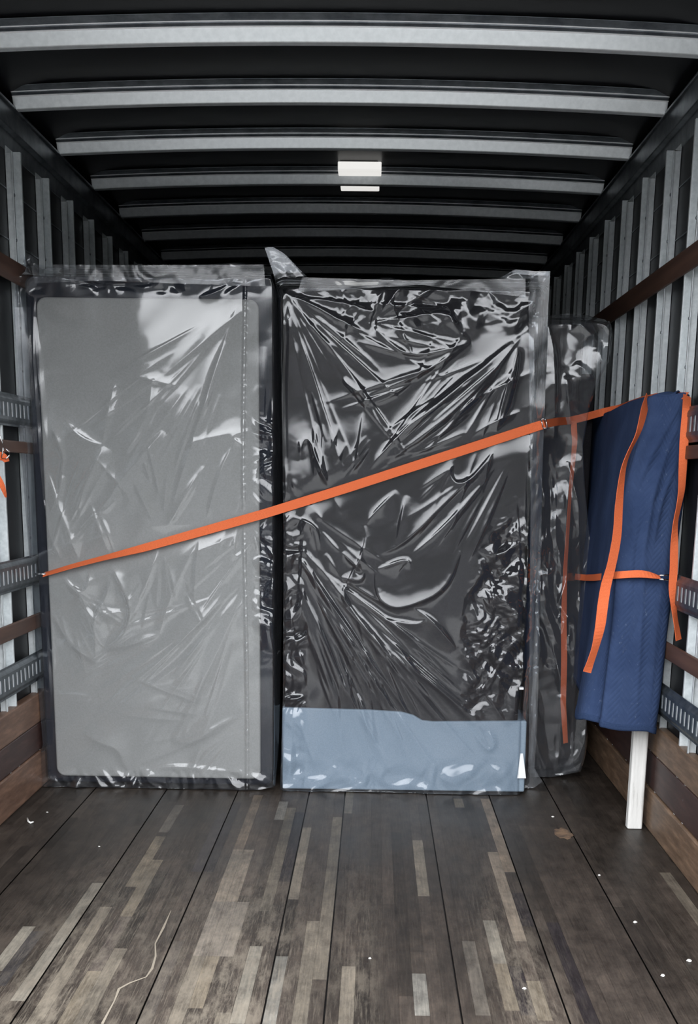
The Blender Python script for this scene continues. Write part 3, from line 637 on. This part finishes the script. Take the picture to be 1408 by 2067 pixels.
fold_strip(mat2, B2, [(600, 590), (610, 560)], [(1060, 600), (1060, 562)], [(610, 560), (830, 566), (1060, 562)], [(600, 590), (850, 575), (1060, 600)], 4.622, 302, .006)
fold_strip(mat1, B1, [(70, 572), (62, 534)], [(535, 578), (532, 534)], [(62, 534), (300, 535), (532, 534)], [(70, 572), (200, 566), (350, 572), (535, 578)], 4.622, 303, .008)
fold_strip(mat1, B1, [(60, 1140), (40, 880), (30, 620)], [(66, 1140), (60, 880), (62, 620)], [(30, 620), (62, 620)], [(60, 1140), (66, 1140)], 4.64, 304, .006)

# --- third wrapped piece behind, on the right
B3 = (.76, 5.10, 0)
mat3 = empty('wrapped_furniture', B3, 'narrow dark furniture panel in loose clear plastic, behind the box spring beside the blue blanket', 'furniture')
rounded_slab(.655, .800, 5.03, 5.20, .012, 1.80, .02).build('body', fabric('dark_brown_grey_fabric', (.022, .020, .021), (.034, .030, .031)), mat3, bevel=.015, base=B3)
rounded_slab(.802, .868, 5.08, 5.20, .012, 1.62, .02).build('side_panel', M['black_fabric'], mat3, bevel=.01, base=B3)
def wr3(X, Y, x, z):
    H = .02*(vnoise(X/70, Y/160, 51)-.4)
    C = lambda pts, w, h: crease(X, Y, pts, w, h)
    for pts, w, h in (
        ([(1150, 670), (1180, 640), (1215, 640)], 16, .018), ([(1160, 650), (1190, 670), (1205, 690)], 16, .016), ([(1205, 690), (1215, 740), (1225, 700)], 14, .016), ([(1160, 730), (1200, 765)], 12, .012), ([(1140, 750), (1150, 850)], 14, .010),
        ([(1145, 930), (1160, 990), (1175, 1060)], 14, .014), ([(1150, 960), (1140, 1040), (1145, 1120)], 12, .012), ([(1120, 1230), (1140, 1180), (1150, 1130)], 13, .014), ([(1120, 1230), (1135, 1225), (1150, 1260)], 10, .012),
        ([(1130, 1290), (1140, 1245), (1155, 1240), (1162, 1280), (1155, 1400)], 9, .016), ([(1110, 1290), (1125, 1340), (1130, 1400)], 11, .013), ([(1130, 1400), (1145, 1450), (1150, 1480)], 12, .014), ([(1165, 1000), (1172, 1150), (1168, 1300), (1158, 1420), (1155, 1540)], 9, .012),
        ([(1100, 640), (1120, 700), (1118, 900)], 12, .010), ([(1190, 640), (1225, 660), (1243, 690)], 8, .012)):
        H = H+C(pts, w, h)
    H = H+.03*(crumple(X, Y*.6, 61, 48)-.5)*smooth01((Y-880)/150)+.012*(crumple(X, Y, 62, 80)-.5)
    return H
left = [(1068, 1584), (1080, 1300), (1085, 1000), (1090, 800), (1100, 628)]
right = [(1170, 1556), (1188, 1500), (1176, 1400), (1192, 1330), (1197, 1200), (1188, 1080), (1178, 980), (1175, 900), (1188, 820), (1210, 762), (1232, 720), (1244, 680)]
top = [(1100, 628), (1150, 623), (1200, 626), (1225, 640), (1244, 680)]
bot = [(1068, 1584), (1110, 1567), (1170, 1556)]
make_bag(mat3, B3, (left, right, top, bot), 4.95, .0032, (.64, .885, 0, 1.79), 4.935, 5.10, 5.23, wr3, strap=False, film_m=M['film_loose'])

# ------------------------------------------------------------------ straps
def ribbon(path, name, parent, base, mat=None, thick=.0018, sag=None):
    # path rows: (px, py, depth y, width in px, twist 0..1, optional) -> flat webbing facing the viewer, narrowed rows are turned edge-on
    P = []; W = []; TW = []
    for r in path:
        P.append(at(r[0], r[1], 'y', r[2])); W.append(r[3]*r[2]/F); TW.append(r[4] if len(r) > 4 else 0)
    P = np.array(P); d = np.r_[0, np.cumsum(np.linalg.norm(np.diff(P, axis=0), axis=1))]; n = max(12, int(d[-1]/.012)); t = np.linspace(0, d[-1], n)
    # Catmull-like smoothing
    Q = np.stack([np.interp(t, d, P[:, i]) for i in range(3)], 1); w = np.interp(t, d, W); tw = np.interp(t, d, TW)
    for _ in range(3):
        Q[1:-1] = (Q[:-2]+2*Q[1:-1]+Q[2:])/4; w[1:-1] = (w[:-2]+2*w[1:-1]+w[2:])/4
    full = max(W); mb = MB(); fr = []
    for i in range(n):
        tg = Q[min(i+1, n-1)]-Q[max(i-1, 0)]; tg /= np.linalg.norm(tg)
        view = Q[i]-O; view /= np.linalg.norm(view)
        a = np.cross(tg, view); a /= np.linalg.norm(a); bb = np.cross(a, tg)
        c = min(1, w[i]/full); s = math.sqrt(max(0, 1-c*c))*(1 if tw[i] >= 0 else -1)   # webbing keeps its real width, turned about its run
        ax = a*c+bb*s; nn = np.cross(tg, ax)
        fr.append((Q[i], ax, nn))
    mb.extrude([(-full/2, -thick/2), (full/2, -thick/2), (full/2, thick/2), (-full/2, thick/2)], fr)
    return mb.build(name, mat or M['strap'], parent, base=base, smooth=False)
BS = (-.3, 4.62, 1.1)
cs = empty('cargo_strap', BS, 'long orange webbing strap slanting across both wrapped mattresses', 'strap')
YS = 4.617
ribbon([(88, 1160, 4.632, 7), (145, 1143, YS, 8), (210, 1126, YS, 9), (290, 1106, YS, 15), (400, 1075, YS, 17), (540, 1035, YS, 18), (700, 985, YS, 18), (900, 920, YS, 18), (1060, 868, YS, 18), (1098, 856, YS, 17)], 'webbing', cs, BS)
ribbon([(1098, 856, YS, 15), (1125, 851, 4.78, 15), (1150, 849, 5.00, 14), (1180, 842, 5.02, 14), (1215, 832, 5.05, 14), (1250, 824, 5.0, 13), (1295, 806, 4.55, 9), (1318, 800, 4.30, 8), (1345, 796, 4.19, 8), (1384, 799, 4.11, 13)], 'webbing', cs, BS)
def px_box(x0, x1, y0, y1, Y, d):
    a = at(x0, y1, 'y', Y); c = at(x1, y0, 'y', Y); return MB().box(a[0], c[0], Y, Y+d, a[2], c[2])
mb = MB()
c = at(1098, 855, 'y', 4.607)
for q in (-1, 1): mb.tube([c+np.array([q*.008-.004, 0, .016]), c+np.array([q*.008+.004, 0, -.016])], .0022)
for q in (-1, 1): mb.tube([c+np.array([-.008-.004*q, 0, .016*q]), c+np.array([.008-.004*q, 0, .016*q])], .0022)
mb.build('buckle', M['steel'], cs, smooth=True, base=BS)
h = at(86, 1160, 'x', -1.296); h1 = at(92, 1159, 'y', 4.625)
MB().tube([h1, h1+np.array([-.02, 0, 0]), (-1.3, 4.66, h1[2]-.002), (-1.306, 4.68, h1[2]-.004)], .004).build('end_hook', M['steel'], cs, smooth=True, base=BS)

ht = empty('hanging_strap', (.87, 4.1, 1.4), 'orange strap tail hanging twisted over the left edge of the blue blanket', 'strap', 'loose orange strap tails')
ribbon([(1307, 803, 4.16, 10), (1300, 826, 4.10, 13), (1293, 855, 4.050, 11), (1286, 879, 4.045, 7), (1274, 901, 4.040, 5), (1264, 924, 4.025, 6), (1257, 947, 4.015, 9), (1252, 983, 4.015, 12), (1248, 1027, 4.015, 15), (1246, 1070, 4.015, 16), (1242, 1100, 4.015, 17), (1233, 1144, 4.015, 17), (1222, 1181, 4.015, 20), (1216, 1220, 4.010, 21), (1211, 1264, 4.010, 20), (1201, 1308, 4.005, 13), (1191, 1337, 4.005, 13), (1184, 1357, 4.005, 16)], 'webbing', ht, (.87, 4.1, 1.4))
h2 = empty('hanging_strap', (1.0, 4.1, 1.4), 'orange strap tail hanging down the right side of the blue blanket', 'strap', 'loose orange strap tails')
ribbon([(1386, 799, 4.105, 14), (1385, 826, 4.040, 16), (1380, 886, 4.035, 17), (1377, 947, 4.035, 15), (1375, 991, 4.035, 12), (1369, 1023, 4.030, 8), (1362, 1055, 4.025, 8), (1360, 1104, 4.020, 15), (1359, 1155, 4.015, 15), (1356, 1187, 4.015, 15), (1359, 1220, 4.015, 11), (1362, 1249, 4.015, 8), (1366, 1270, 4.015, 9), (1369, 1292, 4.015, 11)], 'webbing', h2, (1.0, 4.1, 1.4))
B5 = (.88, 4.1, .9)
h3 = empty('short_strap', B5, 'short orange strap pulled level across the middle of the blue blanket', 'strap')
ribbon([(1160, 1164, 5.05, 12), (1180, 1166, 4.86, 12), (1198, 1166, 4.60, 13), (1215, 1164, 4.30, 13), (1242, 1161, 4.050, 14), (1270, 1159, 4.035, 14), (1297, 1158, 4.035, 15), (1318, 1162, 4.037, 10), (1331, 1165, 4.040, 5)], 'webbing', h3, B5)
a = at(1330, 1165, 'y', 4.04); e = at(1347, 1166, 'y', 4.045)
MB().tube([a+(0, 0, .006), e+(0, 0, .008), (1.0, 4.13, e[2]+.006)], .0032).tube([a-(0, 0, .006), e-(0, 0, .008), (1.0, 4.13, e[2]-.008)], .0036).build('end_hook', M['steel'], h3, smooth=True, base=B5)
B6 = (.77, 4.98, .7)
h4 = empty('hanging_strap', B6, 'orange strap hanging inside the loose plastic of the narrow panel', 'strap', 'loose orange strap tails')
ribbon([(1158, 850, 5.0, 10), (1157, 866, 4.995, 12), (1160, 885, 4.99, 10), (1150, 1000, 5.0, 5), (1140, 1150, 5.0, 7), (1137, 1250, 5.0, 11), (1138, 1330, 4.995, 12), (1136, 1420, 4.99, 11), (1141, 1500, 4.985, 9)], 'webbing', h4, B6)
B7 = (-1.28, 4.05, 1.25)
h5 = empty('hook_strap', B7, 'orange strap end with a bent wire ring hanging on the left wall', 'strap')
YW = 4.20
ribbon([(-22, 912, YW, 16), (-4, 920, YW, 17), (8, 922, YW, 16), (14, 932, YW, 9)], 'webbing', h5, B7)
ribbon([(-26, 930, YW+.01, 13), (-10, 958, YW, 13), (2, 974, YW, 12), (9, 992, YW, 8), (12, 1004, YW, 3)], 'webbing', h5, B7)
MB().tube([at(x, y, 'y', YW-.008) for x, y in ((-8, 876), (0, 880), (5, 892), (7, 908), (3, 922), (4, 926), (12, 926), (19, 920), (19, 912), (12, 906), (6, 912))], .0022).build('wire_ring', M['steel'], h5, smooth=True, base=B7)

# ------------------------------------------------------------------ blanket and white board
wb = MB(); BW = (.945, 4.205, 0)
top_c = np.array([.937, 4.195]); f0 = at(1265, 1673, 'z', .0); f1 = at(1297, 1675, 'z', .0)
prof = [(0, .0), (.005, -.004), (.049, -.004), (.053, 0), (.053, .034), (0, .034)]
wb.extrude(prof, [((f0[0], f0[1], .001), (1, 0, 0), (0, 1, 0)), ((f0[0]-.003, 4.185, 1.30), (1, 0, 0), (0, 1, 0))])
o = wb.build('wooden_board', M['white_wood'], bevel=.003, base=BW); tag(o, 'narrow whitewashed wooden board standing upright out of the bottom of the blue blanket', 'board')

BL = (.9, 4.3, .36)
bk = empty('moving_blanket', BL, 'quilted navy blue moving blanket draped over an upright panel at the right wall', 'blanket')
# plan curves (x, y) at four heights, from far left side, round the front corner, to the right wall
keys = [
 (1.474, [(.925, 5.70), (.905, 5.2), (.890, 4.75), (.877, 4.42), (.872, 4.22), (.880, 4.15), (.905, 4.125), (.950, 4.118), (.990, 4.118), (1.012, 4.135), (1.012, 4.22), (1.008, 4.30)]),
 (1.30,  [(.915, 5.70), (.890, 5.2), (.870, 4.75), (.858, 4.42), (.852, 4.24), (.852, 4.15), (.885, 4.112), (.945, 4.100), (.992, 4.100), (1.013, 4.125), (1.010, 4.22), (1.005, 4.30)]),
 (1.05,  [(.905, 5.70), (.880, 5.2), (.855, 4.75), (.830, 4.42), (.812, 4.22), (.808, 4.14), (.850, 4.098), (.920, 4.088), (.975, 4.092), (1.000, 4.120), (1.000, 4.22), (.997, 4.30)]),
 (.80,   [(.900, 5.70), (.872, 5.2), (.845, 4.75), (.812, 4.42), (.785, 4.22), (.775, 4.13), (.820, 4.090), (.890, 4.080), (.955, 4.085), (.988, 4.115), (.990, 4.22), (.988, 4.30)]),
 (.36,   [(.895, 5.70), (.865, 5.2), (.825, 4.75), (.770, 4.42), (.725, 4.22), (.722, 4.12), (.780, 4.075), (.855, 4.068), (.930, 4.072), (.962, 4.10), (.968, 4.22), (.968, 4.30)])]
NU, NV = 300, 170
zk = np.array([k[0] for k in keys])[::-1]; pk = np.array([k[1] for k in keys])[::-1]
# resample every curve at common parameter
def smooth_curve(c, n):
    c = np.array(c); m_ = len(c); t = np.linspace(0, m_-1, n); out = []
    for tt in t:
        i = min(int(tt), m_-2); f_ = tt-i; p0 = c[max(i-1, 0)]; p1 = c[i]; p2 = c[i+1]; p3 = c[min(i+2, m_-1)]
        out.append(.5*((2*p1)+(-p0+p2)*f_+(2*p0-5*p1+4*p2-p3)*f_**2+(-p0+3*p1-3*p2+p3)*f_**3))
    return np.array(out)
CU = np.array([smooth_curve(c, NU) for c in pk])            # 5 x NU x 2
Zt = np.linspace(1, 0, NV)
G = np.zeros((NV, NU, 3)); uu = np.linspace(0, 11, NU)
for i, tz in enumerate(Zt):
    zz = .36+(1.474-.36)*tz
    for k in range(2): G[i, :, k] = [np.interp(zz, zk, CU[:, j, k]) for j in range(NU)]
    bottom = np.interp(uu, [0, 4, 5.2, 6, 7.5, 9, 11], [.40, .402, .412, .404, .386, .374, .374]); topz = np.interp(uu, [0, 2, 3.5, 4.6, 5.2, 6, 8, 9, 11], [1.462, 1.470, 1.474, 1.470, 1.468, 1.478, 1.484, 1.484, 1.478])
    G[i, :, 2] = bottom+(topz-bottom)*tz
# folds: displacement along the outward normal of the plan curve
du = np.gradient(G[..., :2], axis=1); nrm = np.stack([du[..., 1], -du[..., 0]], -1); nrm /= np.linalg.norm(nrm, axis=-1, keepdims=True)+1e-9
PX, PY = proj(G)
fm = smooth01((np.tile(uu, (NV, 1))-5.1)/.5)                # front only
H = np.zeros((NV, NU))
for pts, w, h in (([(1285, 870), (1262, 950), (1250, 1060), (1244, 1160), (1235, 1280), (1212, 1460)], 16, -.022), ([(1375, 815), (1320, 900), (1290, 980), (1275, 1080)], 26, .030), ([(1372, 850), (1335, 930), (1310, 1010), (1296, 1120)], 22, .024), ([(1366, 930), (1330, 1010), (1315, 1100)], 18, .018), ([(1300, 1120), (1290, 1260), (1280, 1440)], 26, .014), ([(1340, 905), (1300, 960), (1275, 1050), (1268, 1160)], 14, -.010),
                  ([(1365, 880), (1320, 980), (1300, 1080), (1290, 1200)], 26, .010), ([(1350, 960), (1300, 1030), (1280, 1110), (1276, 1220)], 12, -.008), ([(1345, 1100), (1320, 1250), (1305, 1450)], 26, .006), ([(1225, 1300), (1200, 1380), (1185, 1450)], 16, .008),
                  ([(1300, 1180), (1285, 1260), (1250, 1330)], 18, -.006), ([(1370, 830), (1310, 850), (1290, 880)], 16, .006)):
    H += crease(PX, PY, pts, w, h)
LX = np.interp(PY, [800, 870, 950, 1060, 1160, 1280, 1460], [1296, 1286, 1264, 1252, 1245, 1233, 1211])
sd_ = PX-LX; H += smooth01((PY-860)/120)*np.where(sd_ > 0, .030*smooth01(sd_/5)*np.exp(-np.maximum(sd_, 0)/75), -.020*np.exp(-np.abs(np.minimum(sd_, 0))/16))
H = H*fm+.008*(vnoise(G[..., 1]*4+G[..., 0]*9, G[..., 2]*4, 71)-.5)+.02*(vnoise(G[..., 1]*3, G[..., 2]*1.5, 72)-.5)*(1-fm)
G[..., :2] += nrm*H[..., None]*(-1 if np.mean(nrm[:, NU//2, 1]) > 0 else 1)
G[..., 2] += .004*np.sin(uu*2.6)[None, :]
def grid_mesh(G, name, mat, parent, base, thick, cloth=True):
    nv, nu = G.shape[:2]; V = G.reshape(-1, 3)-np.array(base); ix = np.arange(nu*nv).reshape(nv, nu)
    q = np.stack([ix[:-1, :-1], ix[:-1, 1:], ix[1:, 1:], ix[1:, :-1]], -1).reshape(-1, 4)
    me = bpy.data.meshes.new(name); me.from_pydata(V.tolist(), [], q.tolist()); me.materials.append(mat)
    if cloth:
        du = np.r_[0, np.cumsum(np.linalg.norm(np.diff(G[nv//2], axis=0), axis=1))]
        A_ = np.zeros((nv, nu, 3), np.float32); A_[..., 0] = du[None, :]; A_[..., 1] = G[..., 2]
        at_ = me.attributes.new('cloth', 'FLOAT_VECTOR', 'POINT'); at_.data.foreach_set('vector', A_.ravel())
    me.polygons.foreach_set('use_smooth', [True]*len(me.polygons))
    o = bpy.data.objects.new(name, me); COL.objects.link(o); o.parent = parent
    m_ = o.modifiers.new('thickness', 'SOLIDIFY'); m_.thickness = thick; m_.offset = 0
    return o
grid_mesh(G, 'quilted_cloth', M['blanket'], bk, BL, .008)
hem = G[-4:, :, :].copy(); hem[0, :, 2] = hem[-1, :, 2]+.018; hem[1, :, 2] = hem[-1, :, 2]+.012; hem[2, :, 2] = hem[-1, :, 2]+.004; hem[3, :, 2] -= .003
grid_mesh(hem, 'hem', M['hem'], bk, BL, .013, False)
# folded top of the blanket over the panel
T0 = G[0]; lid = np.zeros((10, 200, 3)); 
for j in range(200):
    p = T0[j]
    for i in range(10):
        t = i/9; lid[i, j] = (p[0]*(1-t)+1.0*t, p[1]*(1-t)+(max(p[1], 4.16)+.02)*t, p[2]+.012*math.sin(t*math.pi)+.0*t)
grid_mesh(lid, 'top_fold', M['blanket'], bk, BL, .006)

# ------------------------------------------------------------------ debris on the floor
chips = [(48, 1618, .007, 'white paint crumb on the floor at the foot of the left kick boards'), (95, 1640, .006, 'white crumb on the floor just in front of the bottom left mattress corner'),
         (1115, 1649, .007, 'pale crumb on the floor behind the rusty stain'), (1209, 1767, .006, 'small white crumb on a scratched plank left of the white board foot line'),
         (1281, 1862, .008, 'tan wood flake on the floor at right, midway down the open floor'), (1390, 1940, .010, 'largest white crumb on the floor, near the right picture edge'),
         (1337, 1970, .008, 'white crumb on the floor lying to the left of the largest crumb'), (746, 1935, .006, 'tiny white crumb on the dark floor near the middle, low in the picture'),
         (1058, 1996, .007, 'white crumb on a dark strip of floor, low in the picture'), (200, 1709, .005, 'tiny white crumb on the left floor in front of the grey mattress')]
cm = plain('white_paint_crumb', (.75, .74, .70), .7)
for x, y, r, lb in chips:
    r *= .68
    c = at(x, y, 'z', 0); bm = bmesh.new(); bmesh.ops.create_icosphere(bm, subdivisions=2, radius=r)
    for v in bm.verts: v.co = Vector((v.co.x*(.7+.6*rng.random()), v.co.y*(.7+.8*rng.random()), max(v.co.z, -.25*r)*.6*(.8+.4*rng.random())+.25*r*.6))
    zmin = min(v.co.z for v in bm.verts)
    for v in bm.verts: v.co.z -= zmin
    me = bpy.data.meshes.new('crumb'); bm.to_mesh(me); bm.free(); me.materials.append(cm)
    o = bpy.data.objects.new('crumb', me); COL.objects.link(o); o.location = (c[0], c[1], 0.0); tag(o, lb, 'debris', 'crumbs on the floor')
c = at(60, 1655, 'z', .004)
o = MB().tube([at(x, y, 'z', .004) for x, y in ((55, 1652), (57, 1658), (62, 1661), (67, 1659))], .0035).build('shaving', cm, smooth=True, base=tuple(c))
tag(o, 'small curled white shaving on the left floor beside the kick boards', 'debris')
